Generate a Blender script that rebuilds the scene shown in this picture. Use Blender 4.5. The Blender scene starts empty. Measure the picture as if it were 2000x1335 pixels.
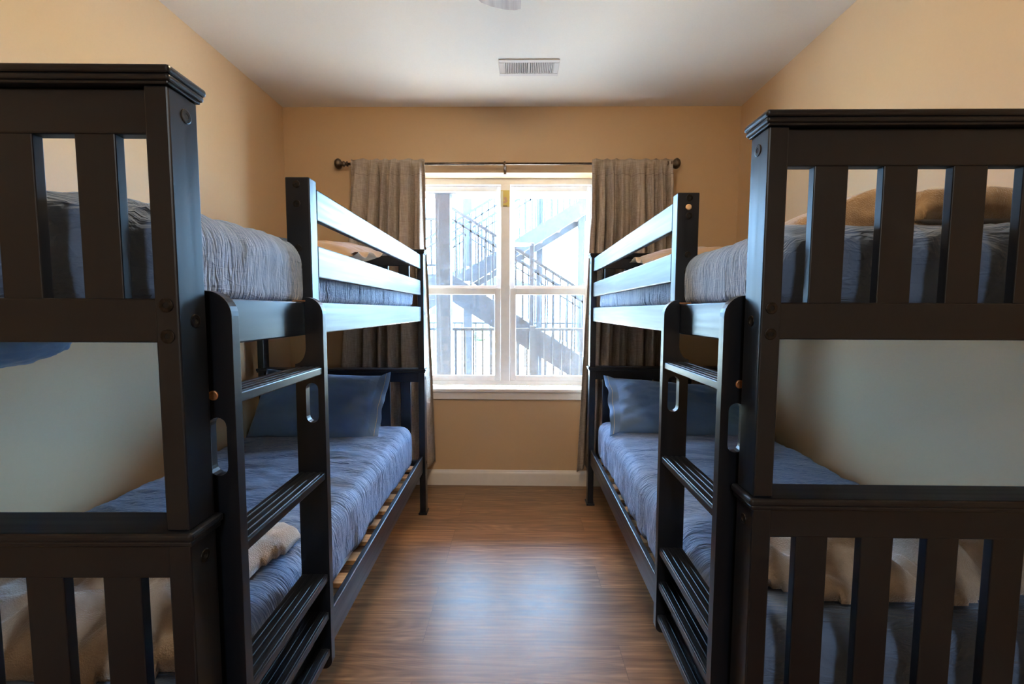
import bpy, bmesh, math, random
from mathutils import Vector, Matrix, noise
C = bpy.context.scene.collection
PI = math.pi

# ------------------------------------------------------------------ camera
YAW, PITCH, ROLL, CAMH, FPX = 0.0138, 0.0712, 0.0036, 1.3046, 861.45
cam = bpy.data.cameras.new('camera'); cam.lens = FPX*36/2000; cam.sensor_width = 36; cam.clip_start = .02; cam.clip_end = 300
camo = bpy.data.objects.new('camera', cam); C.objects.link(camo)
rt = Vector((math.cos(YAW), math.sin(YAW), 0)); fh = Vector((-math.sin(YAW), math.cos(YAW), 0))
fw = fh*math.cos(PITCH) - Vector((0, 0, 1))*math.sin(PITCH)
up = fh*math.sin(PITCH) + Vector((0, 0, 1))*math.cos(PITCH)
r2 = rt*math.cos(ROLL) + up*math.sin(ROLL); u2 = up*math.cos(ROLL) - rt*math.sin(ROLL)
M = Matrix((( r2.x, u2.x, -fw.x, 0), (r2.y, u2.y, -fw.y, 0), (r2.z, u2.z, -fw.z, CAMH), (0, 0, 0, 1)))
camo.matrix_world = M
bpy.context.scene.camera = camo
# ------------------------------------------------------------------ light and exposure
SKY = 23.0; SUN = 70.0; LAMP = 74.0; EXPO = 1.42
w = bpy.data.worlds.new('sky'); bpy.context.scene.world = w; w.use_nodes = True
bg = w.node_tree.nodes['Background']; bg.inputs[0].default_value = (.31, .62, 1, 1); bg.inputs[1].default_value = SKY
sl = bpy.data.lights.new('sun', 'SUN'); sl.energy = SUN; sl.angle = .01; sl.color = (1, .97, .94)
so = bpy.data.objects.new('sun', sl); C.objects.link(so); so.rotation_euler = (math.radians(-37), math.radians(14), 0)
hl = bpy.data.lights.new('unseen_rear_light', 'AREA'); hl.shape = 'DISK'; hl.size = .5; hl.energy = 15; hl.color = (.88, .95, 1)  # unseen soft neutral light added behind the camera, inside the room, without a fixture
ho = bpy.data.objects.new('unseen_rear_light', hl); C.objects.link(ho); ho.location = (0, -2.0, 2.6)
vs = bpy.context.scene.view_settings
vs.view_transform = 'Standard'; vs.look = 'None'; vs.gamma = 1; vs.use_curve_mapping = False; vs.exposure = EXPO

# ------------------------------------------------------------------ room dimensions (metres)
XL, XR, D, H, YB = -1.683, 1.559, 3.225, 2.74, -2.8
WD = .16; WZ0, WZ1, WX0, WX1 = .735, 2.285, -.80, .595
YW = D + WD

# ------------------------------------------------------------------ materials
def mat(name, col, rough=.6, metal=0., spec=.5, **k):
    m = bpy.data.materials.new(name); m.use_nodes = True
    b = m.node_tree.nodes['Principled BSDF']
    b.inputs['Base Color'].default_value = (*col, 1); b.inputs['Roughness'].default_value = rough
    b.inputs['Metallic'].default_value = metal; b.inputs['Specular IOR Level'].default_value = spec
    for kk, v in k.items(): b.inputs[kk.replace('_', ' ')].default_value = v
    return m
def nd(m, t, **k):
    n = m.node_tree.nodes.new(t)
    for kk, v in k.items(): setattr(n, kk, v)
    return n
def lk(m, a, b): m.node_tree.links.new(a, b)
def coords(m, scale=(1, 1, 1), rot=(0, 0, 0)):
    tc = nd(m, 'ShaderNodeTexCoord'); mp = nd(m, 'ShaderNodeMapping')
    mp.inputs['Scale'].default_value = scale; mp.inputs['Rotation'].default_value = rot
    lk(m, tc.outputs['Object'], mp.inputs[0]); return mp.outputs[0]
def vary(m, scale, c1, c2, detail=4, sc=5, lo=.35, hi=.65, bump=0, bdist=.002, rot=(0, 0, 0), rough=None):
    co = coords(m, scale, rot); n = nd(m, 'ShaderNodeTexNoise'); n.inputs['Scale'].default_value = sc; n.inputs['Detail'].default_value = detail
    lk(m, co, n.inputs['Vector']); r = nd(m, 'ShaderNodeValToRGB'); r.color_ramp.elements[0].position = lo; r.color_ramp.elements[1].position = hi
    r.color_ramp.elements[0].color = (*c1, 1); r.color_ramp.elements[1].color = (*c2, 1)
    lk(m, n.outputs[0], r.inputs[0]); b = m.node_tree.nodes['Principled BSDF']; lk(m, r.outputs[0], b.inputs['Base Color'])
    if rough:
        mr = nd(m, 'ShaderNodeMapRange'); mr.inputs[3].default_value = rough[0]; mr.inputs[4].default_value = rough[1]
        lk(m, n.outputs[0], mr.inputs[0]); lk(m, mr.outputs[0], b.inputs['Roughness'])
    if bump:
        bp = nd(m, 'ShaderNodeBump'); bp.inputs['Strength'].default_value = bump; bp.inputs['Distance'].default_value = bdist
        lk(m, n.outputs[0], bp.inputs['Height']); lk(m, bp.outputs[0], b.inputs['Normal'])
    return m
WALLC = (.61, .425, .25)
m_wall = vary(mat('wall_paint', WALLC, .55, 0, .35), (1, 1, 1), tuple(c*.985 for c in WALLC), WALLC, 6, 90, .3, .7, .12, .001)
m_ceil = vary(mat('ceiling_paint', (.74, .71, .67), .7, 0, .3), (1, 1, 1), (.74, .68, .585), (.76, .70, .605), 6, 120, .3, .7, .15, .001)
m_trim = vary(mat('trim_paint', (.80, .74, .66), .35), (1, 1, 1), (.79, .73, .65), (.81, .75, .67), 2, 30)
m_vinyl = vary(mat('window_vinyl', (.82, .80, .78), .35), (1, 1, 1), (.83, .83, .83), (.87, .87, .87), 2, 20)
def black(axis):
    # espresso paint with grain running along the piece's long axis
    s = {'x': (2, 60, 60), 'y': (60, 2, 60), 'z': (60, 60, 2)}[axis]
    m = mat('espresso_paint_'+axis, (.012, .012, .014), .34, 0, .5)
    return vary(m, s, (.0032, .0052, .0095), (.0050, .0072, .0122), 4, 1, .3, .7, .10, .0006, rough=(.20, .50))
m_bx, m_by, m_bz = black('x'), black('y'), black('z')
m_pine = vary(mat('pine', (.62, .40, .20), .5), (2, 60, 60), (.52, .30, .14), (.74, .52, .29), 4, 1, .3, .7, .1, .001)
m_edge = mat('worn_copper_edge', (.55, .28, .14), .35, .7)
m_bolt = vary(mat('bolt_steel', (.05, .045, .04), .35, .85), (1, 1, 1), (.016, .015, .014), (.045, .038, .032), 2, 90)
m_hole = mat('bolt_recess', (.004, .004, .004), .8)
m_bronze = vary(mat('oil_rubbed_bronze', (.11, .085, .065), .28, .9), (1, 1, 1), (.09, .07, .055), (.16, .12, .09), 3, 40)
m_metal = mat('vent_enamel', (.62, .56, .50), .45); m_dark = mat('duct_dark', (.035, .033, .03), .8)
def fabric(name, c1, c2, stretch=(7, 42, 7), bd=.010, sc=1.0, st=.62):
    m = mat(name, c1, .62, 0, .4, Sheen_Weight=.3, Sheen_Roughness=.4)
    m.node_tree.nodes['Principled BSDF'].inputs['Sheen Tint'].default_value = (.8, .87, 1, 1)
    b = m.node_tree.nodes['Principled BSDF']
    def ns(scale, sc_, det, dist, rot=(0, 0, 0)):
        n = nd(m, 'ShaderNodeTexNoise'); n.inputs['Scale'].default_value = sc_; n.inputs['Detail'].default_value = det; n.inputs['Distortion'].default_value = dist
        lk(m, coords(m, scale, rot), n.inputs['Vector']); return n
    def crease(n):
        # sharp ridges where the noise crosses its middle
        s1 = nd(m, 'ShaderNodeMath', operation='SUBTRACT'); s1.inputs[1].default_value = .5; lk(m, n.outputs[0], s1.inputs[0])
        s2 = nd(m, 'ShaderNodeMath', operation='ABSOLUTE'); lk(m, s1.outputs[0], s2.inputs[0])
        s3 = nd(m, 'ShaderNodeMapRange'); s3.inputs[1].default_value = 0; s3.inputs[2].default_value = .16; s3.inputs[3].default_value = 1; s3.inputs[4].default_value = 0; lk(m, s2.outputs[0], s3.inputs[0]); return s3
    n4 = ns((stretch[2], stretch[0], stretch[1]*.8), sc, 3, 1.8, (0, .55, 0))
    n1 = ns(stretch, sc, 3, 1.6); n2 = ns(stretch, sc*.55, 2, 2.2, (0, 0, .30)); n3 = ns((1, 1, 1), 900, 2, 0)
    a0 = nd(m, 'ShaderNodeMath', operation='MULTIPLY_ADD'); a0.inputs[1].default_value = .35; lk(m, crease(n4).outputs[0], a0.inputs[0]); lk(m, crease(n1).outputs[0], a0.inputs[2])
    a1 = nd(m, 'ShaderNodeMath', operation='ADD'); lk(m, a0.outputs[0], a1.inputs[0]); lk(m, crease(n2).outputs[0], a1.inputs[1])
    a2 = nd(m, 'ShaderNodeMath', operation='MULTIPLY_ADD'); a2.inputs[1].default_value = .06; lk(m, n3.outputs[0], a2.inputs[0])
    nm = ns((1, 1, 1), 4.5, 2, .6); mk = nd(m, 'ShaderNodeMapRange'); mk.inputs[1].default_value = .35; mk.inputs[2].default_value = .65; mk.inputs[3].default_value = .15; mk.inputs[4].default_value = .9; lk(m, nm.outputs[0], mk.inputs[0])
    mm = nd(m, 'ShaderNodeMath', operation='MULTIPLY'); lk(m, a1.outputs[0], mm.inputs[0]); lk(m, mk.outputs[0], mm.inputs[1]); lk(m, mm.outputs[0], a2.inputs[2])
    r = nd(m, 'ShaderNodeValToRGB'); r.color_ramp.elements[0].position = .3; r.color_ramp.elements[1].position = .7
    r.color_ramp.elements[0].color = (*c1, 1); r.color_ramp.elements[1].color = (*c2, 1)
    nb = ns((1, 1, 1), 3, 3, .4); lk(m, nb.outputs[0], r.inputs[0]); lk(m, r.outputs[0], b.inputs['Base Color'])
    bp = nd(m, 'ShaderNodeBump'); bp.inputs['Strength'].default_value = st; bp.inputs['Distance'].default_value = bd
    lk(m, a2.outputs[0], bp.inputs['Height']); lk(m, bp.outputs[0], b.inputs['Normal']); return m
m_blue = fabric('slate_blue_bedding', (.135, .21, .365), (.17, .255, .42))
m_pill = fabric('slate_blue_pillowcase', (.085, .175, .34), (.115, .215, .39), (5, 5, 5), .006, sc=.9, st=.35)
m_stitch = mat('pale_stitching', (.45, .42, .33), .8)
m_mattress = fabric('mattress_ticking', (.55, .58, .62), (.62, .65, .68), (30, 30, 30), .001)
m_tanp = fabric('tan_pillowcase', (.55, .37, .21), (.62, .43, .26), (4, 4, 4), .004, st=.3)
def plush(name, c1, c2, c3):
    m = mat(name, c1, .8, 0, .3, Sheen_Weight=.8, Sheen_Roughness=.35)
    co = coords(m, (1, 1, 1)); n = nd(m, 'ShaderNodeTexNoise'); n.inputs['Scale'].default_value = 14; n.inputs['Detail'].default_value = 6
    lk(m, co, n.inputs['Vector']); r = nd(m, 'ShaderNodeValToRGB'); e = r.color_ramp.elements
    e[0].position = .3; e[0].color = (*c1, 1); e[1].position = .7; e[1].color = (*c3, 1); x = e.new(.5); x.color = (*c2, 1)
    lk(m, n.outputs[0], r.inputs[0]); b = m.node_tree.nodes['Principled BSDF']; lk(m, r.outputs[0], b.inputs['Base Color'])
    f = nd(m, 'ShaderNodeTexNoise'); f.inputs['Scale'].default_value = 260; f.inputs['Detail'].default_value = 3; lk(m, co, f.inputs['Vector'])
    bp = nd(m, 'ShaderNodeBump'); bp.inputs['Strength'].default_value = .8; bp.inputs['Distance'].default_value = .004
    lk(m, f.outputs[0], bp.inputs['Height']); lk(m, bp.outputs[0], b.inputs['Normal']); return m
m_throw = plush('tan_plush', (.37, .30, .235), (.47, .395, .32), (.57, .495, .42))
m_throw_b = plush('brown_plush', (.20, .13, .075), (.36, .24, .13), (.46, .33, .20))
# linen curtain: crossed thread noise
def linen():
    m = mat('linen', (.30, .25, .20), .9, 0, .15)
    b = m.node_tree.nodes['Principled BSDF']
    a = nd(m, 'ShaderNodeTexNoise'); a.inputs['Scale'].default_value = 1; a.inputs['Detail'].default_value = 3
    lk(m, coords(m, (380, 40, 14)), a.inputs['Vector'])
    c = nd(m, 'ShaderNodeTexNoise'); c.inputs['Scale'].default_value = 1; c.inputs['Detail'].default_value = 3
    lk(m, coords(m, (14, 40, 420)), c.inputs['Vector'])
    mx = nd(m, 'ShaderNodeMath', operation='ADD'); lk(m, a.outputs[0], mx.inputs[0]); lk(m, c.outputs[0], mx.inputs[1])
    r = nd(m, 'ShaderNodeValToRGB'); r.color_ramp.elements[0].position = .38; r.color_ramp.elements[1].position = .62
    r.color_ramp.elements[0].color = (.32, .26, .205, 1); r.color_ramp.elements[1].color = (.54, .465, .385, 1)
    dv = nd(m, 'ShaderNodeMath', operation='MULTIPLY'); dv.inputs[1].default_value = .5; lk(m, mx.outputs[0], dv.inputs[0])
    lk(m, dv.outputs[0], r.inputs[0]); lk(m, r.outputs[0], b.inputs['Base Color'])
    bp = nd(m, 'ShaderNodeBump'); bp.inputs['Strength'].default_value = .5; bp.inputs['Distance'].default_value = .001
    lk(m, dv.outputs[0], bp.inputs['Height']); lk(m, bp.outputs[0], b.inputs['Normal'])
    tr = nd(m, 'ShaderNodeBsdfTranslucent'); tr.inputs[0].default_value = (.5, .42, .34, 1)
    mix = nd(m, 'ShaderNodeMixShader'); mix.inputs[0].default_value = .05
    lk(m, b.outputs[0], mix.inputs[1]); lk(m, tr.outputs[0], mix.inputs[2]); lk(m, mix.outputs[0], m.node_tree.nodes['Material Output'].inputs[0])
    return m
m_linen = linen()
def floor_mat():
    m = mat('wood_planks', (.3, .18, .1), .38, 0, .5); b = m.node_tree.nodes['Principled BSDF']
    tc = nd(m, 'ShaderNodeTexCoord'); mp = nd(m, 'ShaderNodeMapping'); lk(m, tc.outputs['Object'], mp.inputs[0]); mp.inputs['Location'].default_value = (.37, .16, 0)
    def brick(c1, c2, mort):
        br = nd(m, 'ShaderNodeTexBrick'); br.offset = .37; br.offset_frequency = 3
        br.inputs['Scale'].default_value = 1; br.inputs['Brick Width'].default_value = 1.22; br.inputs['Row Height'].default_value = .18
        br.inputs['Mortar Size'].default_value = .0009; br.inputs['Mortar Smooth'].default_value = .3; br.inputs['Bias'].default_value = 0
        br.inputs['Color1'].default_value = c1; br.inputs['Color2'].default_value = c2; br.inputs['Mortar'].default_value = mort
        lk(m, mp.outputs[0], br.inputs['Vector']); return br
    b1 = brick((0, 0, 0, 1), (1, 1, 1, 1), (.5, .5, .5, 1))
    # shift grain per plank
    add = nd(m, 'ShaderNodeVectorMath', operation='MULTIPLY_ADD'); add.inputs[1].default_value = (1, 1, 1)
    sc = nd(m, 'ShaderNodeVectorMath', operation='SCALE'); sc.inputs['Scale'].default_value = 7.0; lk(m, b1.outputs[0], sc.inputs[0])
    lk(m, mp.outputs[0], add.inputs[0]); lk(m, sc.outputs[0], add.inputs[2])
    m2 = nd(m, 'ShaderNodeMapping'); m2.inputs['Scale'].default_value = (2.0, 38, 1); lk(m, add.outputs[0], m2.inputs[0])
    n = nd(m, 'ShaderNodeTexNoise'); n.inputs['Scale'].default_value = 1.2; n.inputs['Detail'].default_value = 7; n.inputs['Distortion'].default_value = .9; n.inputs['Roughness'].default_value = .6
    lk(m, m2.outputs[0], n.inputs['Vector'])
    r = nd(m, 'ShaderNodeValToRGB'); e = r.color_ramp.elements
    e[0].position = .22; e[0].color = (.085, .037, .016, 1); e[1].position = .72; e[1].color = (.36, .205, .10, 1); x = e.new(.5); x.color = (.21, .112, .05, 1)
    lk(m, n.outputs[0], r.inputs[0])
    # cathedral rings
    m3 = nd(m, 'ShaderNodeMapping'); m3.inputs['Scale'].default_value = (.55, 5.0, 1); lk(m, add.outputs[0], m3.inputs[0])
    wv = nd(m, 'ShaderNodeTexNoise'); wv.inputs['Scale'].default_value = 1.1; wv.inputs['Detail'].default_value = 1; lk(m, m3.outputs[0], wv.inputs['Vector'])
    mm = nd(m, 'ShaderNodeMath', operation='MULTIPLY'); mm.inputs[1].default_value = 190; lk(m, wv.outputs[0], mm.inputs[0])
    sn = nd(m, 'ShaderNodeMath', operation='SINE'); lk(m, mm.outputs[0], sn.inputs[0])
    mr = nd(m, 'ShaderNodeMapRange'); mr.inputs[1].default_value = -1; mr.inputs[2].default_value = 1; mr.inputs[3].default_value = .86; mr.inputs[4].default_value = 1.08
    lk(m, sn.outputs[0], mr.inputs[0])
    b2 = brick((.86, .86, .86, 1), (1.16, 1.12, 1.08, 1), (.42, .40, .38, 1))
    mu = nd(m, 'ShaderNodeMix', data_type='RGBA', blend_type='MULTIPLY'); mu.inputs[0].default_value = 1
    lk(m, r.outputs[0], mu.inputs[6]); lk(m, b2.outputs[0], mu.inputs[7])
    mu2 = nd(m, 'ShaderNodeMix', data_type='RGBA', blend_type='MULTIPLY'); mu2.inputs[0].default_value = 1
    lk(m, mu.outputs[2], mu2.inputs[6]); lk(m, mr.outputs[0], mu2.inputs[7]); lk(m, mu2.outputs[2], b.inputs['Base Color'])
    bp = nd(m, 'ShaderNodeBump'); bp.inputs['Strength'].default_value = .12; bp.inputs['Distance'].default_value = .001
    lk(m, n.outputs[0], bp.inputs['Height']); lk(m, bp.outputs[0], b.inputs['Normal'])
    rr = nd(m, 'ShaderNodeMapRange'); rr.inputs[3].default_value = .30; rr.inputs[4].default_value = .44; lk(m, n.outputs[0], rr.inputs[0]); lk(m, rr.outputs[0], b.inputs['Roughness'])
    return m
m_floor = floor_mat()
def glass_mat():
    # thin pane: mostly see-through, faint reflection, dusty speckle that catches the daylight
    m = bpy.data.materials.new('dusty_glass'); m.use_nodes = True; t = m.node_tree; t.nodes.clear()
    out = nd(m, 'ShaderNodeOutputMaterial'); tr = nd(m, 'ShaderNodeBsdfTransparent'); gl = nd(m, 'ShaderNodeBsdfGlossy'); gl.inputs['Roughness'].default_value = .02
    du = nd(m, 'ShaderNodeBsdfTranslucent'); du.inputs[0].default_value = (.85, .87, .9, 1)
    co = coords(m, (1, 1, 1)); n = nd(m, 'ShaderNodeTexNoise'); n.inputs['Scale'].default_value = 60; n.inputs['Detail'].default_value = 8; n.inputs['Roughness'].default_value = .75
    lk(m, co, n.inputs['Vector'])
    mr = nd(m, 'ShaderNodeMapRange'); mr.inputs[1].default_value = .42; mr.inputs[2].default_value = .72; mr.inputs[3].default_value = .0015; mr.inputs[4].default_value = .016
    lk(m, n.outputs[0], mr.inputs[0])
    m1 = nd(m, 'ShaderNodeMixShader'); lk(m, mr.outputs[0], m1.inputs[0]); lk(m, tr.outputs[0], m1.inputs[1]); lk(m, du.outputs[0], m1.inputs[2])
    m2 = nd(m, 'ShaderNodeMixShader'); m2.inputs[0].default_value = .05; lk(m, m1.outputs[0], m2.inputs[1]); lk(m, gl.outputs[0], m2.inputs[2])
    lk(m, m2.outputs[0], out.inputs[0]); return m
m_glass = glass_mat()

# ------------------------------------------------------------------ helpers
def box(bm, x0, x1, y0, y1, z0, z1, bev=0, seg=2):
    if x0 > x1: x0, x1 = x1, x0
    if y0 > y1: y0, y1 = y1, y0
    n0 = len(bm.verts)
    r = bmesh.ops.create_cube(bm, size=1)
    for v in r['verts']:
        v.co = Vector(((x0+x1)/2+v.co.x*(x1-x0), (y0+y1)/2+v.co.y*(y1-y0), (z0+z1)/2+v.co.z*(z1-z0)))
    if bev:
        es = list({e for v in r['verts'] for e in v.link_edges})
        bmesh.ops.bevel(bm, geom=es, offset=min(bev, (x1-x0)*.45, (y1-y0)*.45, (z1-z0)*.45), segments=seg, profile=.5, affect='EDGES')
    return bm
def B(x0, x1, y0, y1, z0, z1, bev=0, seg=2): return box(bmesh.new(), x0, x1, y0, y1, z0, z1, bev, seg)
def lathe(bm, prof, axis='z', c=(0, 0, 0), n=24):
    rings = []
    for (r, h) in prof:
        ring = []
        for i in range(n):
            a = 2*PI*i/n; p = (r*math.cos(a), r*math.sin(a), h)
            if axis == 'x': p = (h, p[0], p[1])
            elif axis == 'y': p = (p[0], h, p[1])
            ring.append(bm.verts.new((p[0]+c[0], p[1]+c[1], p[2]+c[2])))
        rings.append(ring)
    for a, b in zip(rings, rings[1:]):
        for i in range(n): bm.faces.new((a[i], a[(i+1) % n], b[(i+1) % n], b[i]))
    bm.faces.new(rings[0]); bm.faces.new(rings[-1]); return bm
def prism(bm, pts, f, d0, d1):
    # outline pts (a,b); f(a,b,d)->xyz
    A = [bm.verts.new(f(a, b, d0)) for a, b in pts]; Bv = [bm.verts.new(f(a, b, d1)) for a, b in pts]
    n = len(pts)
    for i in range(n): bm.faces.new((A[i], A[(i+1) % n], Bv[(i+1) % n], Bv[i]))
    bm.faces.new(A); bm.faces.new(Bv[::-1]); return bm
def bar(bm, p, q, wd, ht=None, bev=0):
    # rectangular bar between two points; wd across, ht up
    ht = ht or wd; p = Vector(p); q = Vector(q); d = (q-p); L = d.length; d.normalize()
    ref = Vector((0, 0, 1)) if abs(d.z) < .95 else Vector((0, 1, 0))
    s = d.cross(ref).normalized(); t = s.cross(d).normalized()
    vs_ = []
    for e in (p, q):
        for a, b in ((-1, -1), (1, -1), (1, 1), (-1, 1)): vs_.append(bm.verts.new(e+s*a*wd/2+t*b*ht/2))
    for i in range(4): bm.faces.new((vs_[i], vs_[(i+1) % 4], vs_[4+(i+1) % 4], vs_[4+i]))
    bm.faces.new(vs_[:4][::-1]); bm.faces.new(vs_[4:]); return bm
def obj(name, bm, m, parent=None, smooth=False):
    bmesh.ops.recalc_face_normals(bm, faces=bm.faces)
    me = bpy.data.meshes.new(name); bm.to_mesh(me); bm.free(); me.materials.append(m)
    if smooth:
        for p in me.polygons: p.use_smooth = True
    o = bpy.data.objects.new(name, me); C.objects.link(o)
    if parent: o.parent = parent
    return o
def thing(name, label, cat, loc=(0, 0, 0), rz=0, group=None):
    o = bpy.data.objects.new(name, None); C.objects.link(o); o.location = loc; o.rotation_euler = (0, 0, rz)
    o['label'] = label; o['category'] = cat
    if group: o['group'] = group
    return o
def tag(o, label, cat, group=None, kind=None):
    o['label'] = label; o['category'] = cat
    if group: o['group'] = group
    if kind: o['kind'] = kind
    return o
def struct(name, bm, m, parent=None, smooth=False):
    o = obj(name, bm, m, parent, smooth)
    if not parent: o['kind'] = 'structure'
    return o
def nz(x, y, z=0): return noise.noise(Vector((x, y, z)))

# ------------------------------------------------------------------ room shell
T = .2
struct('floor', B(XL-T, XR+T, YB-T, D+T, -.12, 0), m_floor)
struct('ceiling', B(XL-T, XR+T, YB-T, D+T, H, H+.12), m_ceil)
struct('wall_left', B(XL-T, XL, YB-T, D+T, 0, H), m_wall)
struct('wall_right', B(XR, XR+T, YB-T, D+T, 0, H), m_wall)
bm = bmesh.new()
box(bm, XL, WX0, D, D+T, 0, H); box(bm, WX1, XR, D, D+T, 0, H); box(bm, WX0, WX1, D, D+T, 0, WZ0-.03); box(bm, WX0, WX1, D, D+T, WZ1, H)
struct('wall_far', bm, m_wall)
bm = bmesh.new()   # wall behind the photographer with the doorway he stands near
box(bm, XL, -.45, YB-T, YB, 0, H); box(bm, .45, XR, YB-T, YB, 0, H); box(bm, -.45, .45, YB-T, YB, 2.05, H)
struct('wall_back', bm, m_wall)
dr = struct('door_1', B(-.45, .45, YB-.10, YB-.06, 0, 2.05, .002), m_trim)
hd = obj('door_handle', lathe(bmesh.new(), [(.012, 0), (.012, .04), (.028, .045), (.03, .06), (.022, .075)], 'y', (.38, YB-.06, .95)), m_bronze, dr, True)
def baseboard(name, p0, p1, nrm):
    # moulded profile swept along a wall
    prof = [(0, 0), (.014, 0), (.014, .088), (.0125, .096), (.009, .103), (.007, .112), (.004, .1156), (0, .1156)]
    p0 = Vector(p0); p1 = Vector(p1); n = Vector(nrm); bm = bmesh.new(); d = (p1-p0).normalized()
    prism(bm, prof, lambda a, b, t: tuple(p0+(p1-p0)*t+n*a+Vector((0, 0, b))), 0, 1)
    return struct(name, bm, m_trim)
baseboard('baseboard_far', (XL+.014, D, 0), (XR-.014, D, 0), (0, -1, 0))
baseboard('baseboard_left', (XL, YB+.014, 0), (XL, D, 0), (1, 0, 0))
baseboard('baseboard_right', (XR, YB+.014, 0), (XR, D, 0), (-1, 0, 0))

# ------------------------------------------------------------------ window
def ring(bm, x0, x1, z0, z1, y0, y1, w0, w1=None, wt=None, wb=None, bev=.003):
    w1 = w1 or w0; wt = wt or w0; wb = wb or w0
    box(bm, x0, x0+w0, y0, y1, z0, z1, bev); box(bm, x1-w1, x1, y0, y1, z0, z1, bev)
    box(bm, x0+w0, x1-w1, y0, y1, z1-wt, z1, bev); box(bm, x0+w0, x1-w1, y0, y1, z0, z0+wb, bev)
win = thing('window_1', 'white vinyl twin window', 'window'); win['kind'] = 'structure'
del win['label'], win['category']
MX = -.0985
bm = bmesh.new(); ring(bm, WX0, WX1, WZ0-.005, WZ1, YW-.02, YW+.06, .05, .05, .045, .035)
obj('window_frame', bm, m_vinyl, win)
obj('mullion', B(MX-.036, MX+.036, YW-.035, YW+.06, WZ0+.03, WZ1-.045, .004), m_vinyl, win)
for (a, b) in ((WX0+.05, MX-.036), (MX+.036, WX1-.05)):
    bm = bmesh.new(); ring(bm, a, b, 1.46, WZ1-.045, YW+.012, YW+.04, .032, .032, .042, .034)
    s = obj('upper_sash', bm, m_vinyl, win)
    obj('glass_pane', B(a+.03, b-.03, YW+.024, YW+.028, 1.49, WZ1-.085), m_glass, s)
    bm = bmesh.new(); ring(bm, a, b, WZ0+.03, 1.475, YW-.018, YW+.011, .045, .045, .05, .04)
    s = obj('lower_sash', bm, m_vinyl, win)
    obj('glass_pane', B(a+.043, b-.043, YW-.004, YW, WZ0+.068, 1.427), m_glass, s)
obj('sash_lock', B(-.36, -.30, YW-.03, YW-.018, 1.462, 1.474, .002), m_vinyl, win)
bm = bmesh.new(); box(bm, WX0-.05, WX1+.05, D-.028, YW-.02, WZ0-.03, WZ0-.005, .006)
struct('trim_1', bm, m_trim)
bm = bmesh.new(); box(bm, WX0-.03, WX1+.03, D-.016, D, WZ0-.085, WZ0-.03, .003)
struct('trim_2', bm, m_trim)
# little yellow sticker on the mullion with a printed panel
stk = thing('sticker', 'small yellow sticker at the top of the white window mullion', 'sticker', (MX+.0, YW-.036, 2.13))
m_yel = mat('sticker_yellow', (.70, .58, .16), .5); m_skin = mat('sticker_print', (.62, .40, .26), .5); m_ink = mat('sticker_ink', (.22, .16, .06), .5); m_paleg = mat('sticker_edge', (.78, .80, .62), .5)
obj('sheet', B(-.036, .030, -.001, 0, -.055, .065), m_yel, stk)
obj('border', B(-.036, -.018, -.0016, -.001, -.055, .060), m_paleg, stk)
bm = bmesh.new()
for (x, z, r, s) in ((-.002, .004, .012, 1), (.006, -.012, .010, 1), (-.006, -.022, .012, .7)):
    prism(bm, [(x+r*math.cos(a*PI/8), z+r*s*math.sin(a*PI/8)) for a in range(16)], lambda a, b, d: (a, d, b), -.0022, -.001)
obj('print', bm, m_skin, stk)
bm = bmesh.new(); box(bm, -.018, .014, -.0026, -.001, -.053, -.046)
obj('ink_lines', bm, m_ink, stk)

# ------------------------------------------------------------------ curtain rod and curtains
RY, RZ = D-.09, 2.318
rod = thing('curtain_rod', 'dark bronze curtain rod with round finials above the window', 'curtain rod', (0, RY, RZ))
obj('rod', lathe(bmesh.new(), [(.0095, -1.215), (.0095, -.10), (.008, -.099), (.008, 1.04)], 'x'), m_bronze, rod, True)
fin = [(.011, 0), (.018, .002), (.018, .007), (.012, .010), (.012, .018), (.019, .024), (.021, .03), (.015, .036), (.016, .040), (.030, .050), (.037, .062), (.036, .072), (.028, .084), (.014, .091), (.004, .093)]
obj('finial', lathe(bmesh.new(), [(r, -h) for r, h in fin], 'x', (-1.19, 0, 0)), m_bronze, rod, True)
obj('finial', lathe(bmesh.new(), fin, 'x', (1.02, 0, 0)), m_bronze, rod, True)
for x in (-1.13, MX, 1.0):
    bm = bmesh.new(); box(bm, x-.006, x+.006, -.004, .09, -.022, -.012, .002); box(bm, x-.007, x+.007, -.011, -.005, -.018, .014, .002); box(bm, x-.010, x+.010, .084, .09, -.045, .02, .002)
    obj('bracket', bm, m_bronze, rod)
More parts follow.
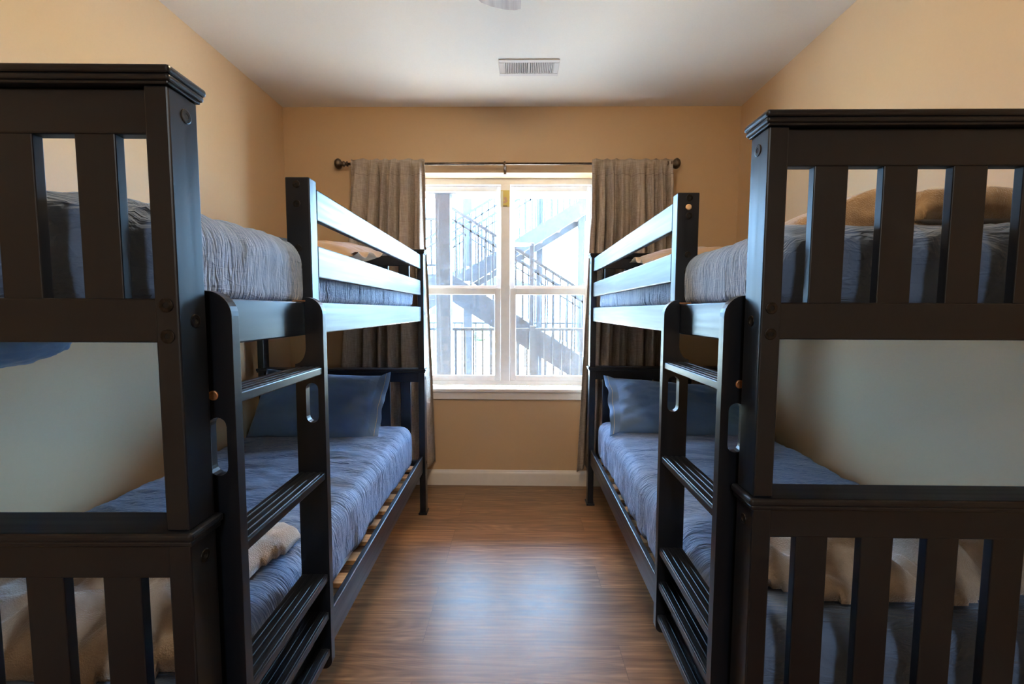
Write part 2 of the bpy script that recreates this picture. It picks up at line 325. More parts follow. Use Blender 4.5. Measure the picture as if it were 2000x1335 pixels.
def curtain(name, label, x0t, x1t, x0b, x1b, zbot, folds, flare, seed):
    bm = bmesh.new(); ns, nzr = 220, 90; ztop = RZ+.022
    o = thing(name, label, 'curtain', ((x0t+x1t)/2, RY, zbot), 0, 'linen curtains at the window'); cx = (x0t+x1t)/2
    rows = []
    for j in range(nzr+1):
        t = j/nzr; z = ztop+(zbot-ztop)*t; row = []
        pocket = max(0, 1-abs(z-RZ)/.035) if z > RZ-.07 else 0
        a, b = flare(t, x0t, x1t, x0b, x1b)
        for i in range(ns+1):
            s = i/ns
            ph = folds*2*PI*(s+.035*math.sin(2*PI*s*1.7+seed)+.02*t*math.sin(5*s+seed))
            amp = .020+.032*min(1, t*2.2)
            y = amp*(math.sin(ph)+.35*math.sin(2.3*ph+seed)+.25*math.sin(.47*ph+1.3*seed))
            y += .010*nz(s*14+seed, t*5)+.02*nz(s*3+seed, t*1.3)*t
            if pocket: y = y*(1-pocket)*.55 - .013*pocket*1.0
            elif z > RZ-.07: y *= .55+.45*min(1, (RZ-.035-z)/.035)
            xx = a+(b-a)*s + .006*math.sin(ph*1.0+1.2)*min(1, t*4)
            zz = z + (.012*abs(math.sin(ph*.5+seed))**3 if j == 0 else 0) + (.004*math.sin(ph) if j == nzr else 0)
            y = max(-.078, min(.072, y-.004))
            row.append(bm.verts.new((xx-cx, y, zz-zbot)))
        rows.append(row)
    for j in range(nzr):
        for i in range(ns): bm.faces.new((rows[j][i], rows[j][i+1], rows[j+1][i+1], rows[j+1][i]))
    c = obj('curtain_panel', bm, m_linen, o, True)
    sd = c.modifiers.new('thickness', 'SOLIDIFY'); sd.thickness = .0022; sd.offset = 0
    # rod-pocket stitch line and bottom hem
    for (nm, jj) in (('pocket_seam', 4),):
        b2 = bmesh.new()
        # follows the cloth surface
        pts = [v.co.copy() for v in c.data.vertices[jj*(ns+1):(jj+1)*(ns+1)]]
        for p, q in zip(pts[::2], pts[2::2]): bar(b2, p+Vector((0, -.002, 0)), q+Vector((0, -.002, 0)), .0016, .0016)
        obj(nm, b2, mat('seam_thread', (.17, .13, .10), .9), o)
    return o
def flL(t, a, b, c, d):
    k = max(0, (t-.27)/.73)
    return a+(c-a)*min(1, t*1.15), b+(d-b)*k**.8
def flR(t, a, b, c, d):
    k = max(0, (t-.18)/.82)
    return a+(c-a)*k**.9, b+(d-b)*min(1, t*1.1)
curtain('curtain', 'taupe linen curtain hanging left of the window', -1.165, -.653, -1.30, -.60, .185, 6.5, flL, 1.3)
curtain('curtain', 'taupe linen curtain hanging right of the window', .503, 1.055, .425, 1.14, .165, 6.5, flR, 4.1)

# ------------------------------------------------------------------ bunk beds
L, PV, PU, W_ = 2.098, .0645, .0380, 1.038
ZT, TC, OC = 1.6767, .027, .011
ZL, TL, OL = .9376, .025, .010
INS, RT = .015, .022
def bunk(name, label, x0, y0, ang, sg):
    t = thing(name, label, 'bunk bed', (x0, y0, 0), ang)
    X = lambda u: sg*u
    def bx(u0, u1, v0, v1, z0, z1, bev=.003): return B(X(u0), X(u1), v0, v1, z0, z1, bev)
    def bolt(par, u, v, z, axis, r=.0115, m=m_bolt):
        # recessed furniture bolt with a hex socket
        c = (X(u), v, z); sgn = -1
        if axis == 'u': prof = [(r, 0), (r*.98, -sg*.0012), (r*.86, -sg*.0016), (r*.42, -sg*.0016), (r*.40, -sg*.0008)]; ax = 'x'
        else: prof = [(r, 0), (r*.98, -.0012), (r*.86, -.0016), (r*.42, -.0016), (r*.40, -.0008)]; ax = 'y'
        b = obj('bolt', lathe(bmesh.new(), prof, ax, c, 20), m, par)
        b.data.materials.append(m_hole)
        for p_ in b.data.polygons:
            if max((b.data.vertices[i].co-Vector((X(u), v, z))).length for i in p_.vertices) < r*.5: p_.material_index = 1
    for v0, v1, near in ((0, PV, True), (L-PV, L, False)):
        for k, (u0, u1) in enumerate(((0, PU), (W_-PU, W_))):
            p = obj('lower_post', bx(u0, u1, v0, v1, .010, ZL-TL), m_bz, t)
            obj('foot', bx(u0-.008, u1+.008, v0-.008, v1+.008, 0, .012, .002), m_bz, p)
            q = obj('upper_post', bx(u0, u1, v0, v1, ZL, ZT-TC), m_bz, t)
            if k == 0:
                bolt(q, 0, v0+.037, 1.618, 'u'); bolt(q, 0, v0+.037, 1.285, 'u'); bolt(p, 0, v0+.034, .877, 'u'); bolt(p, 0, v0+.034, .33, 'u')
            if near:
                uc = (u0+u1)/2
                bolt(q, uc, 0, 1.311, 'v'); bolt(q, uc, 0, 1.261, 'v'); bolt(p, uc, 0, .35, 'v'); bolt(p, uc, 0, .30, 'v')
        # moulded cap on the upper panel (two steps) and plain rounded ledge on the lower panel
        bm = bmesh.new()
        box(bm, X(-OC), X(W_+OC), v0-OC, v1+OC, ZT-.013, ZT, .005, 3)
        box(bm, X(-OC+.003), X(W_+OC-.003), v0-OC+.003, v1+OC-.003, ZT-.0225, ZT-.012, .004, 3)
        box(bm, X(-OC+.007), X(W_+OC-.007), v0-OC+.007, v1+OC-.007, ZT-TC, ZT-.021, .002, 2)
        obj('top_cap', bm, m_bx, t)
        bm = bmesh.new(); box(bm, X(-OL), X(W_+OL), v0-OL, v1+OL, ZL-.016, ZL, .006, 3); box(bm, X(-OL+.004), X(W_+OL-.004), v0-OL+.004, v1+OL-.004, ZL-TL, ZL-.015, .003)
        obj('ledge_cap', bm, m_bx, t)
        pv0, pv1 = (v0+.010, v0+.034) if near else (v1-.034, v1-.010)
        pw0, pw1 = (v0+.012, v0+.030) if near else (v1-.030, v1-.012)
        obj('cross_rail', bx(PU, W_-PU, pv0, pv1, 1.580, ZT-TC), m_bx, t)
        obj('cross_rail', bx(PU, W_-PU, pv0, pv1, 1.250, 1.322), m_bx, t)
        obj('cross_rail', bx(PU, W_-PU, pv0, pv1, .850, ZL-TL), m_bx, t)
        obj('cross_rail', bx(PU, W_-PU, pv0, pv1, .250, .340), m_bx, t)
        for k in range(7):
            u = .0955+k*.1305
            obj('panel_slat', bx(u, u+.064, pw0, pw1, 1.320, 1.582, .002), m_bz, t)
            obj('panel_slat', bx(u, u+.064, pw0, pw1, .338, .852, .002), m_bz, t)
    # side rails
    for side in (0, 1):
        a, b = (INS, INS+RT) if side == 0 else (W_-INS-RT, W_-INS)
        obj('side_rail', bx(a, b, PV, L-PV, 1.237, 1.3255, .0035), m_by, t)
        obj('side_rail', bx(a, b, PV, L-PV, .275, .381, .0035), m_by, t)
        vs0 = .562 if side == 0 else PV
        obj('guard_rail', bx(a, b, vs0, L-PV, 1.5568, 1.6435, .004), m_by, t)
        obj('guard_rail', bx(a, b, vs0, L-PV, 1.3967, 1.4864, .004), m_by, t)
        c, d = (b, b+.022) if side == 0 else (a-.022, a)
        obj('slat_ledge', bx(c, d, PV+.01, L-PV-.01, 1.243, 1.262, .002), m_by, t)
        obj('slat_ledge', bx(c, d, PV+.01, L-PV-.01, .290, .312, .002), m_by, t)
    # guard post beside the ladder opening
    bm = bmesh.new(); box(bm, X(INS), X(INS+.066), .518, .562, 1.3262, 1.664, .003); box(bm, X(INS+RT+.001), X(INS+.066), .518, .562, 1.237, 1.327, .002)
    gp = obj('guard_post', bm, m_bz, t)
    zs = (1.644, 1.592, 1.473, 1.422) if sg < 0 else (1.648, 1.594, 1.477, 1.426)
    for z in zs: bolt(gp, INS+.035, .518, z, 'v', .010)
    if sg > 0: o = obj('wood_plug', lathe(bmesh.new(), [(.009, 0), (.009, -.002), (.006, -.003)], 'y', (X(INS+.033), .518, 1.620), 20), m_pine, gp, True)
    # pine slats
    for k in range(14):
        v = .13+k*.1415
        obj('bed_slat', bx(INS+RT+.002, W_-INS-RT-.002, v-.032, v+.032, .312, .330, .002), m_pine, t)
        obj('bed_slat', bx(INS+RT+.002, W_-INS-RT-.002, v-.032, v+.032, 1.262, 1.278, .002), m_pine, t)
    return t
def ladder(name, label, x0, y0, ang, sg):
    t = thing(name, label, 'ladder', (x0, y0, 0), ang, 'bunk ladders')
    zt = 1.338; zb = .298; ue = -.034; ub = .043; ri = .0135
    def stringer(v0, v1):
        r = .045; pts = []
        # outline (u,z), aisle edge ue, rounded top, cut back behind the bed rail, full depth below it
        for k in range(9): a = k/8*PI/2; pts.append((ue+r-r*math.cos(a), zt-r+r*math.sin(a)))
        pts += [(ri, zt), (ri, 1.205)]
        for k in range(1, 9): a = k/8*PI/2; pts.append((ri+(ub-ri)*(1-math.cos(a)), 1.205-.045*math.sin(a)))
        # below: back edge down, notch over the lower bed rail
        pts += [(ub, .386), (ri, .386), (ri, zb+.004), (ri-.004, zb)]
        r2_ = .022
        for k in range(0, 7): a = k/6*PI/2; pts.append((ue+r2_-r2_*math.sin(a), zb+r2_-r2_*math.cos(a)))
        # hand slot
        hr = .0165; sl_ = []
        for k in range(9): a = PI*k/8; sl_.append((hr*math.cos(a), 1.0925+hr*math.sin(a)))
        for k in range(9): a = PI+PI*k/8; sl_.append((hr*math.cos(a), 1.0175+hr*math.sin(a)))
        bm = bmesh.new()
        for v in (v0, v1):
            vo = [bm.verts.new((sg*a, v, b)) for a, b in pts]; vi = [bm.verts.new((sg*a, v, b)) for a, b in sl_]
            eo = [bm.edges.new((vo[i], vo[(i+1) % len(vo)])) for i in range(len(vo))]
            ei = [bm.edges.new((vi[i], vi[(i+1) % len(vi)])) for i in range(len(vi))]
            bmesh.ops.triangle_fill(bm, use_beauty=True, edges=eo+ei)
            if v == v0: A_, I_ = vo, vi
            else: B_, J_ = vo, vi
        for P, Q in ((A_, B_), (I_, J_)):
            for i in range(len(P)): bm.faces.new((P[i], P[(i+1) % len(P)], Q[(i+1) % len(P)], Q[i]))
        o = obj('stringer', bm, m_bz, t)
        bv = o.modifiers.new('bevel', 'BEVEL'); bv.width = .003; bv.segments = 3; bv.limit_method = 'ANGLE'; bv.angle_limit = math.radians(50)
        return o
    sa = stringer(.080, .102); sb = stringer(.465, .488)
    obj('bolt', lathe(bmesh.new(), [(.009, 0), (.009, -.0018), (.006, -.0022), (.004, -.0004)], 'y', (sg*.004, .080, 1.150), 20), m_edge, sa, True)
    # hooks over the upper rail
    for v in (.488+.002, ):
        bm = bmesh.new()
        box(bm, sg*(INS-.0045), sg*(INS-.001), .488, .492, 1.262, 1.3290, 0); box(bm, sg*(INS-.0045), sg*(INS+RT+.006), .460, .492, 1.3262, 1.3300, .0005)
        obj('hook', bm, m_edge, t)
    for zr in (1.153, .8655, .577, .4675, .3595):
        bm = bmesh.new(); u0, u1 = ue+.004, (.042 if zr > .40 else .0125)
        box(bm, sg*u0, sg*u1, .102, .465, zr-.021, zr-.0015, .0025)
        for k in range(4):
            uu = u0+.006+k*.017
            if uu+.008 < u1: box(bm, sg*uu, sg*(uu+.010), .103, .464, zr-.004, zr+.0006, .0010, 1)
        obj('rung', bm, m_by, t)
    return t
LB = (-.5432, .6995, .0208, -1); RB = (.4677, .8569, -.0022, 1)
bunkL = bunk('bunk_bed', 'black wooden bunk bed along the left wall', *LB)
bunkR = bunk('bunk_bed', 'black wooden bunk bed along the right wall', *RB)
ladder('ladder', 'black five-rung ladder hooked on the left bunk bed', *LB)
ladder('ladder', 'black five-rung ladder hooked on the right bunk bed', *RB)

# ------------------------------------------------------------------ bedding
def rbox(u0, u1, v0, v1, z0, z1, r, step, sg, disp):
    # rounded box surface on a fine grid; disp(p, n) -> offset along the normal
    bm = bmesh.new(); S = Vector((u1-u0, v1-v0, z1-z0)); O = Vector((u0, v0, z0)); n = [max(2, int(round(S[i]/step))) for i in range(3)]
    cache = {}
    def vert(i, j, k):
        key = (i, j, k)
        if key in cache: return cache[key]
        p = Vector((S.x*i/n[0], S.y*j/n[1], S.z*k/n[2]))
        q = Vector((min(max(p.x, r), S.x-r), min(max(p.y, r), S.y-r), min(max(p.z, r*.8), S.z-r)))
        d = p-q
        if d.length > 1e-6: d.normalize()
        p2 = q+Vector((d.x*r, d.y*r, d.z*(r if d.z > 0 else r*.8))) + O
        p2 = p2 + disp(p2, d)
        cache[key] = bm.verts.new((sg*p2.x, p2.y, p2.z)); return cache[key]
    for i in range(n[0]):
        for j in range(n[1]):
            for k in (0, n[2]): bm.faces.new((vert(i, j, k), vert(i+1, j, k), vert(i+1, j+1, k), vert(i, j+1, k)))
    for i in range(n[0]):
        for k in range(n[2]):
            for j in (0, n[1]): bm.faces.new((vert(i, j, k), vert(i+1, j, k), vert(i+1, j, k+1), vert(i, j, k+1)))
    for j in range(n[1]):
        for k in range(n[2]):
            for i in (0, n[0]): bm.faces.new((vert(i, j, k), vert(i, j+1, k), vert(i, j+1, k+1), vert(i, j, k+1)))
    return bm
def mattress(label, P, z0, z1):
    x0, y0, a, sg = P
    t = thing('mattress', label, 'mattress', (x0, y0, 0), a, None)
    o = obj('ticking', rbox(.085, .955, .105, 1.940, z0, z1, .035, .06, sg, lambda p, n: Vector((0, 0, 0))), m_mattress, t, True)
    return t
def spread(label, P, u0, u1, v0, v1, z0, z1, r, seed, crown, hang=None, group=None, side=1.0):
    x0, y0, a, sg = P
    def disp(p, n):
        # wrinkles that run across the bed, with a few longer drapes and a soft crown
        e = 1-abs((p.x-(u0+u1)/2)/((u1-u0)/2))**4
        f = nz(p.x*6+seed, p.y*34+5*nz(p.x*4, p.y*3, seed), p.z*8)*.0085 + nz(p.x*3+seed, p.y*13+2*p.x, p.z*5+4)*.011 + nz(p.x*2.2, p.y*2.5, seed)*.010
        f += .0025*nz(p.x*12, p.y*60, p.z*9+seed)
        if n.y < -.3: f += -n.y*(.011*nz(p.x*7+p.z*12+seed, p.z*9-p.x*2, 3)+.005*nz(p.x*12+seed, p.z*46+p.x*16, 5))
        d = n*f*(side if abs(n.x) > .5 else 1)
        if n.z > -.3:
            d = d + Vector((0, 0, crown*e*(1 if n.z > .3 else .4)))
        if hang: d = d + hang(p, n)
        return d
    t = obj('bedspread', rbox(u0, u1, v0, v1, z0, z1, r, .0125, sg, disp), m_blue, None, True)
    t.location = (x0, y0, 0); t.rotation_euler = (0, 0, a)
    tag(t, label, 'bedspread', group); return t
mattress('pale mattress on the upper bunk at left', LB, 1.280, 1.46)
mattress('pale mattress on the upper bunk at right', RB, 1.280, 1.46)
mattress('pale mattress on the lower bunk at left', LB, .332, .56)
mattress('pale mattress on the lower bunk at right', RB, .332, .56)
spread('slate-blue bedspread over the upper mattress at left', LB, .045, .995, .072, 1.985, 1.30, 1.492, .062, 2.1, .022, side=.6)
spread('slate-blue bedspread over the upper mattress at right', RB, .045, .995, .072, 1.985, 1.30, 1.482, .062, 7.7, .010, side=.6)
spread('slate-blue bedspread over the lower mattress at left', LB, .062, .985, .078, 1.965, .350, .592, .062, 12.4, .014)
spread('slate-blue bedspread over the lower mattress at right', RB, .047, .985, .078, 2.000, .350, .592, .062, 17.9, .014)
# corner of spare bedding that sags under the left upper bunk by the wall
def blob(name, label, cat, P, cu, cv, cz, su, sv, sz, m, seed, power=2.4, amp=.012):
    x0, y0, a, sg = P; bm = bmesh.new(); bmesh.ops.create_icosphere(bm, subdivisions=5, radius=1)
    for v in bm.verts:
        q = v.co.copy(); k = (abs(q.x)**power+abs(q.y)**power+abs(q.z)**power)**(-1/power); q *= k
        nn = q.normalized(); q = Vector((q.x*su, q.y*sv, q.z*sz))+nn*(amp*nz(q.x*5+seed, q.y*5, q.z*4)+amp*.4*nz(q.x*14, q.y*14+seed, q.z*14))
        v.co = (sg*(cu+q.x), cv+q.y, cz+q.z)
    o = obj(name, bm, m, None, True); o.location = (x0, y0, 0); o.rotation_euler = (0, 0, a); tag(o, label, cat); return o
blob('bedding_bundle', 'blue bedding sagging below the left upper bunk near the wall', 'bedding', LB, .80, .36, 1.215, .13, .235, .062, m_pill, 3.0, 2.2, .008)

def pillow(label, P, c, tilt, yaw, su, sv, th, m, seed, flange=.03, group=None, roll=0, stitch=True):
    # c = centre in bunk coordinates, su half-width along u, sv half-height, th half-thickness
    x0, y0, a, sg = P
    R_ = Matrix.Rotation(a, 4, 'Z')
    t = thing('pillow', label, 'pillow', tuple(Vector((x0, y0, 0))+R_ @ Vector((sg*c[0], c[1], c[2]))), 0, group)
    t.rotation_euler = (Matrix.Rotation(a+yaw*sg, 4, 'Z') @ Matrix.Rotation(roll*sg, 4, 'Y') @ Matrix.Rotation(tilt, 4, 'X')).to_euler()
    bm = bmesh.new(); N = 64; top, bot = {}, {}
    def shape(x, y, s):
        # sides pull in between the corners
        px = su*x*(1-.055*(1-x*x)*0-.06*(1-y*y)*abs(x)**3*0-.05*(1-abs(y)**2)*abs(x)**6*-0); py = sv*y
        px = su*x*(1-.045*(1-y*y)); py = sv*y*(1-.07*(1-x*x)); ax, ay = abs(x), abs(y)
        h = th*max(0, (1-ax**2.6))**.55*max(0, (1-ay**2.6))**.55
        wr = nz(x*2.2+seed, y*2.2, s)*.22+nz(x*5+seed, y*5, s*3)*.09
        edge = min(1, (1-max(ax, ay))*5)
        rad = math.atan2(y, x); wr += .10*math.sin(rad*17+seed)*(1-edge)*1.0
        pz = s*h*(1+wr)
        return Vector((px, py, pz))
    for i in range(N+1):
        for j in range(N+1):
            x, y = -1+2*i/N, -1+2*j/N
            x = math.sin(x*PI/2)*.35+x*.65; y = math.sin(y*PI/2)*.35+y*.65
            b = i in (0, N) or j in (0, N)
            top[i, j] = bm.verts.new(shape(x, y, 1)); bot[i, j] = top[i, j] if b else bm.verts.new(shape(x, y, -1))
    for i in range(N):
        for j in range(N):
            bm.faces.new((top[i, j], top[i+1, j], top[i+1, j+1], top[i, j+1]))
            bm.faces.new((bot[i, j+1], bot[i+1, j+1], bot[i+1, j], bot[i, j]))
    obj('pillowcase', bm, m, t, True)
    if flange:
        # open hem of the pillowcase at the aisle end
        bm = bmesh.new(); e = -1*sg; pr = []
        for j in range(25):
            y = -1+2*j/24
            base = shape(e*.96, y*.985, 1); tip = Vector((base.x+e*(flange+.028+.012*nz(y*3, seed)), base.y*(1.02+.10*abs(y)**6), .016*math.sin(y*7+seed)+.01*nz(y*4+seed, 2)))
            pr.append((base, tip))
        up_ = [[bm.verts.new((b.x, b.y, b.z*.9+.002)), bm.verts.new((b.x*.4+q.x*.6, b.y*.4+q.y*.6, q.z*.7+.006)), bm.verts.new((q.x, q.y, q.z+.0015))] for b, q in pr]
        dn = [[bm.verts.new((b.x, b.y, -b.z*.9-.002)), bm.verts.new((b.x*.4+q.x*.6, b.y*.4+q.y*.6, q.z*.7-.006)), bm.verts.new((q.x, q.y, q.z-.0015))] for b, q in pr]
        for S_ in (up_, dn):
            for j in range(24):
                for k in range(2): bm.faces.new((S_[j][k], S_[j+1][k], S_[j+1][k+1], S_[j][k+1]))
        for j in range(24): bm.faces.new((up_[j][2], up_[j+1][2], dn[j+1][2], dn[j][2]))
        obj('hem', bm, m, t, True)
        if stitch:
            bm = bmesh.new()
            for j in range(24):
                for S_, o_ in ((up_, .0012), (dn, -.0012)):
                    pass
            for (b0, q0), (b1, q1) in zip(pr, pr[1:]):
                for s_ in (1, -1):
                    A_ = b0*.4+q0*.6; B_ = b1*.4+q1*.6
                    bar(bm, (A_.x, A_.y, q0.z*.7+s_*.0065), (B_.x, B_.y, q1.z*.7+s_*.0065), .0022, .001)
            obj('stitching', bm, m_stitch, t)
    return t
pillow('blue pillow propped at the window end of the left lower bunk', LB, (.575, 1.800, .755), math.radians(62), .03, .350, .205, .090, m_pill, 1.0, roll=math.radians(-3))
pillow('blue pillow leaning low at the window end of the right lower bunk', RB, (.505, 1.790, .715), math.radians(38), -.04, .395, .215, .085, m_pill, 5.2, roll=math.radians(4))
pillow('tan pillow on the left upper bunk by the curtain', LB, (.56, 1.70, 1.600), math.radians(8), .05, .345, .23, .075, m_tanp, 9.0, .02, stitch=False)
pillow('tan pillow on the right upper bunk by the curtain', RB, (.60, 1.76, 1.600), math.radians(8), -.05, .345, .21, .075, m_tanp, 4.4, .02, stitch=False)

# ------------------------------------------------------------------ plush throws
def throw(label, P, poly, zbase, amp, seed, m, thick=.022, folds=(8, 3, .6), extra=None, name='throw_blanket', res=.011):
    # cloth filling an outline, piled into soft folds that sit on the bedspread
    x0, y0, a, sg = P
    us = [p[0] for p in poly]; vv = [p[1] for p in poly]
    def inside(u, v):
        c = False; n = len(poly); dmin = 9
        for i in range(n):
            (ax, ay), (bx_, by_) = poly[i], poly[(i+1) % n]
            if (ay > v) != (by_ > v) and u < (bx_-ax)*(v-ay)/(by_-ay)+ax: c = not c
            dx, dy = bx_-ax, by_-ay; tt = max(0, min(1, ((u-ax)*dx+(v-ay)*dy)/(dx*dx+dy*dy))); dmin = min(dmin, math.hypot(u-ax-tt*dx, v-ay-tt*dy))
        return dmin if c else -dmin
    bm = bmesh.new(); g = {}; nu = int((max(us)-min(us))/res)+3; nv = int((max(vv)-min(vv))/res)+3
    for i in range(nu):
        for j in range(nv):
            u = min(us)-res+i*res; v = min(vv)-res+j*res
            uu = u+.014*nz(u*9+seed, v*9); v2 = v+.014*nz(u*9, v*9+seed+5)
            d = inside(uu, v2)
            if d < 0: continue
            k = min(1, d/.035); rim = math.sqrt(max(0, 1-(1-k)**2))
            w1 = u*math.cos(folds[2])+v*math.sin(folds[2]); w2 = -u*math.sin(folds[2])+v*math.cos(folds[2])
            f = abs(nz(w1*folds[0]+seed+.8*nz(u*4, v*4, seed), w2*folds[1]))*1.6 + .5*abs(nz(w1*folds[0]*2+seed, w2*folds[1]*1.6+9))
            h = thick*rim + amp*f*min(1, d/.09) + (extra(u, v)*min(1, d/.05) if extra else 0)
            g[i, j] = (bm.verts.new((sg*u, v, zbase(u, v)+h)), bm.verts.new((sg*u, v, zbase(u, v)+.0)))
    ed = {}
    for (i, j) in list(g):
        q = [(i, j), (i+1, j), (i+1, j+1), (i, j+1)]
        if all(c in g for c in q):
            bm.faces.new([g[c][0] for c in q]); bm.faces.new([g[c][1] for c in q][::-1])
            for c, d in zip(q, q[1:]+q[:1]):
                if (d, c) in ed: del ed[(d, c)]
                else: ed[(c, d)] = 1
    for c, d in ed: bm.faces.new((g[c][0], g[c][1], g[d][1], g[d][0]))
    for v in [v for v in bm.verts if not v.link_faces]: bm.verts.remove(v)
    o = obj(name, bm, m, None, True); o.location = (x0, y0, 0); o.rotation_euler = (0, 0, a); tag(o, label, 'blanket'); return o
def bedz(z, v0=.078, r=.062, u0=.06):
    def f(u, v):
        # follows the rounded near end and aisle side of the bedspread
        k = max(0, (v0+r-v)/r); h = max(0, (u0+r-u)/r); d = min(1, math.hypot(k, h))
        return z-(r-math.sqrt(max(0, r*r-(d*r)**2)))*.95
    return f
throw('crumpled tan plush throw on the near end of the left lower bunk', LB,
      [(.085, .10), (.140, .28), (.135, .38), (.110, .50), (.105, .60), (.16, .655), (.26, .64), (.36, .56), (.55, .56), (.80, .54), (.97, .48), (.975, .11), (.60, .085), (.30, .082)],
      bedz(.612), .085, 3.3, m_throw, .034, (7, 2.6, .5))
throw('rumpled tan plush throw on the near end of the right lower bunk', RB,
      [(.13, .42), (.105, .33), (.15, .22), (.26, .16), (.60, .155), (.90, .22), (.975, .28), (.97, .50), (.70, .55), (.40, .56), (.20, .50)],
      bedz(.612), .085, 8.1, m_throw, .026, (7, 2.8, .2))
bt = throw('brown plush throw folded in layers on the right upper bunk', RB,
      [(.28, .42), (.33, .62), (.52, .78), (.98, .80), (.985, .40), (.74, .37), (.50, .38)],
      lambda u, v: 1.518, .016, 5.0, m_throw_b, .024, (5, 2, .3), extra=lambda u, v: .115*max(0, min(1, (u-.30)/.26))**.9*max(0, 1-max(0, (u-.60)/.06)))
tf = throw('x', RB, [(.60, .355), (.62, .74), (.97, .76), (.975, .345), (.80, .335)],
      lambda u, v: 1.552, .016, 15.0, m_throw_b, .085, (4, 2, .3), name='folded_layer')
for k in ('label', 'category'): del tf[k]
tf.parent = bt; tf.location = (0, 0, 0); tf.rotation_euler = (0, 0, 0)

# ------------------------------------------------------------------ ceiling vent
vent = thing('ceiling_vent', 'off-white ceiling register with dark louvre slots', 'vent', (.0565, 2.72, H))
bm = bmesh.new(); a, b = .176, .088
ring_pts = ((-a, a, -b, -b+.030), (-a, a, b-.030, b), (-a, -a+.030, -b+.030, b-.030), (a-.030, a, -b+.030, b-.030), (-.008, .008, -b+.03, b-.03))
for (p, q, r_, s) in ring_pts: box(bm, p, q, r_, s, -.007, 0, .003)
obj('vent_frame', bm, m_metal, vent)
obj('duct', B(-.146, .146, -.058, .058, -.0012, -.0002), m_dark, vent)
for sgn in (-1, 1):
    bm = bmesh.new()
    for k in range(13):
        x = sgn*(.016+k*.0105)
        bar(bm, (x, -.058, -.0042), (x, .058, -.0042), .0016, .0065)
        for v in bm.verts[-8:]: v.co.x += sgn*(-.9)*(v.co.z+.0042)
    obj('louvre_bank', bm, m_metal, vent)

# ------------------------------------------------------------------ ceiling fan with its light
FX, FY = -.055, 1.10
fan = thing('ceiling_fan', 'ceiling fan with pale wood blades, one tip showing at the top', 'ceiling fan', (FX, FY, H))
m_blade = vary(mat('whitewashed_blade', (.42, .35, .31), .5), (40, 2, 2), (.33, .27, .235), (.52, .44, .39), 5, 1, .3, .7)
m_blade2 = m_blade
obj('canopy', lathe(bmesh.new(), [(.07, 0), (.07, -.02), (.05, -.05), (.02, -.06)], 'z'), m_bronze, fan, True)
obj('down_rod', lathe(bmesh.new(), [(.012, -.055), (.012, -.17)], 'z'), m_bronze, fan, True)
obj('motor_housing', lathe(bmesh.new(), [(.03, -.165), (.09, -.18), (.12, -.21), (.12, -.26), (.08, -.285), (.07, -.30)], 'z', n=36), m_bronze, fan, True)
for k in range(5):
    ang = PI/2+math.radians(2)+k*2*PI/5
    bm = bmesh.new(); pts = [(.20, -.055), (.30, -.070), (.60, -.083), (.668, -.083), (.680, -.060), (.683, -.02), (.676, .03), (.660, .068), (.640, .083), (.30, .070), (.20, .055)]
    prism(bm, pts, lambda p, q, d: (p, q, d+.10*q), -.004, .004)
    R_ = Matrix.Translation((0, 0, -.275)) @ Matrix.Rotation(ang, 4, 'Z'); bmesh.ops.transform(bm, matrix=R_, verts=bm.verts)
    bl_ = obj('blade', bm, m_blade, fan)
    bm = bmesh.new(); box(bm, .10, .26, -.018, .018, -.012, -.005, .003); bmesh.ops.transform(bm, matrix=R_, verts=bm.verts); obj('blade_arm', bm, m_bronze, bl_)
m_bulb = bpy.data.materials.new('lamp_glass'); m_bulb.use_nodes = True
bb = m_bulb.node_tree.nodes['Principled BSDF']; bb.inputs['Base Color'].default_value = (.9, .85, .75, 1); bb.inputs['Emission Color'].default_value = (1, .74, .46, 1); bb.inputs['Emission Strength'].default_value = LAMP
obj('lamp_bowl', lathe(bmesh.new(), [(.075, -.30), (.088, -.315), (.088, -.34), (.065, -.37), (.03, -.385), (.004, -.39)], 'z', n=32), m_bulb, fan, True)

# ------------------------------------------------------------------ outside: deck, steel stair, railing
m_steel = vary(mat('galvanised_steel', (.22, .23, .25), .45, .35), (1, 1, 1), (.013, .0145, .018), (.026, .028, .032), 5, 14, .3, .7)
m_rail = mat('grey_rail_paint', (.009, .010, .012), .5, .2)
m_conc = vary(mat('pale_concrete', (.5, .48, .45), .85), (1, 1, 1), (.45, .43, .40), (.55, .53, .50), 5, 2, .3, .7)
m_soff = mat('soffit_boards', (.55, .30, .22), .7); m_grass = vary(mat('grass_ground', (.30, .32, .18), .9), (1, 1, 1), (.26, .29, .15), (.42, .40, .26), 6, 1.2)
m_leaf = vary(mat('hedge_leaf', (.08, .12, .05), .7), (1, 1, 1), (.05, .08, .03), (.16, .20, .09), 5, 9); m_siding = vary(mat('pale_siding', (.62, .62, .62), .7), (1, 1, 1), (.58, .58, .58), (.66, .66, .66), 2, 3)
g = obj('ground', B(-40, 40, D+T, 90, -.35, -.10), m_conc); g['kind'] = 'structure'
g = obj('lawn', B(-40, 40, 11.0, 60, -.10, -.05), m_grass); tag(g, 'sunlit pale lawn far beyond the stair', 'grass', kind='stuff')
dk = obj('upper_deck', B(-3.2, 3.2, D+T+.02, 5.15, 2.58, 2.74), m_soff); tag(dk, 'reddish underside of the deck above the window', 'deck')
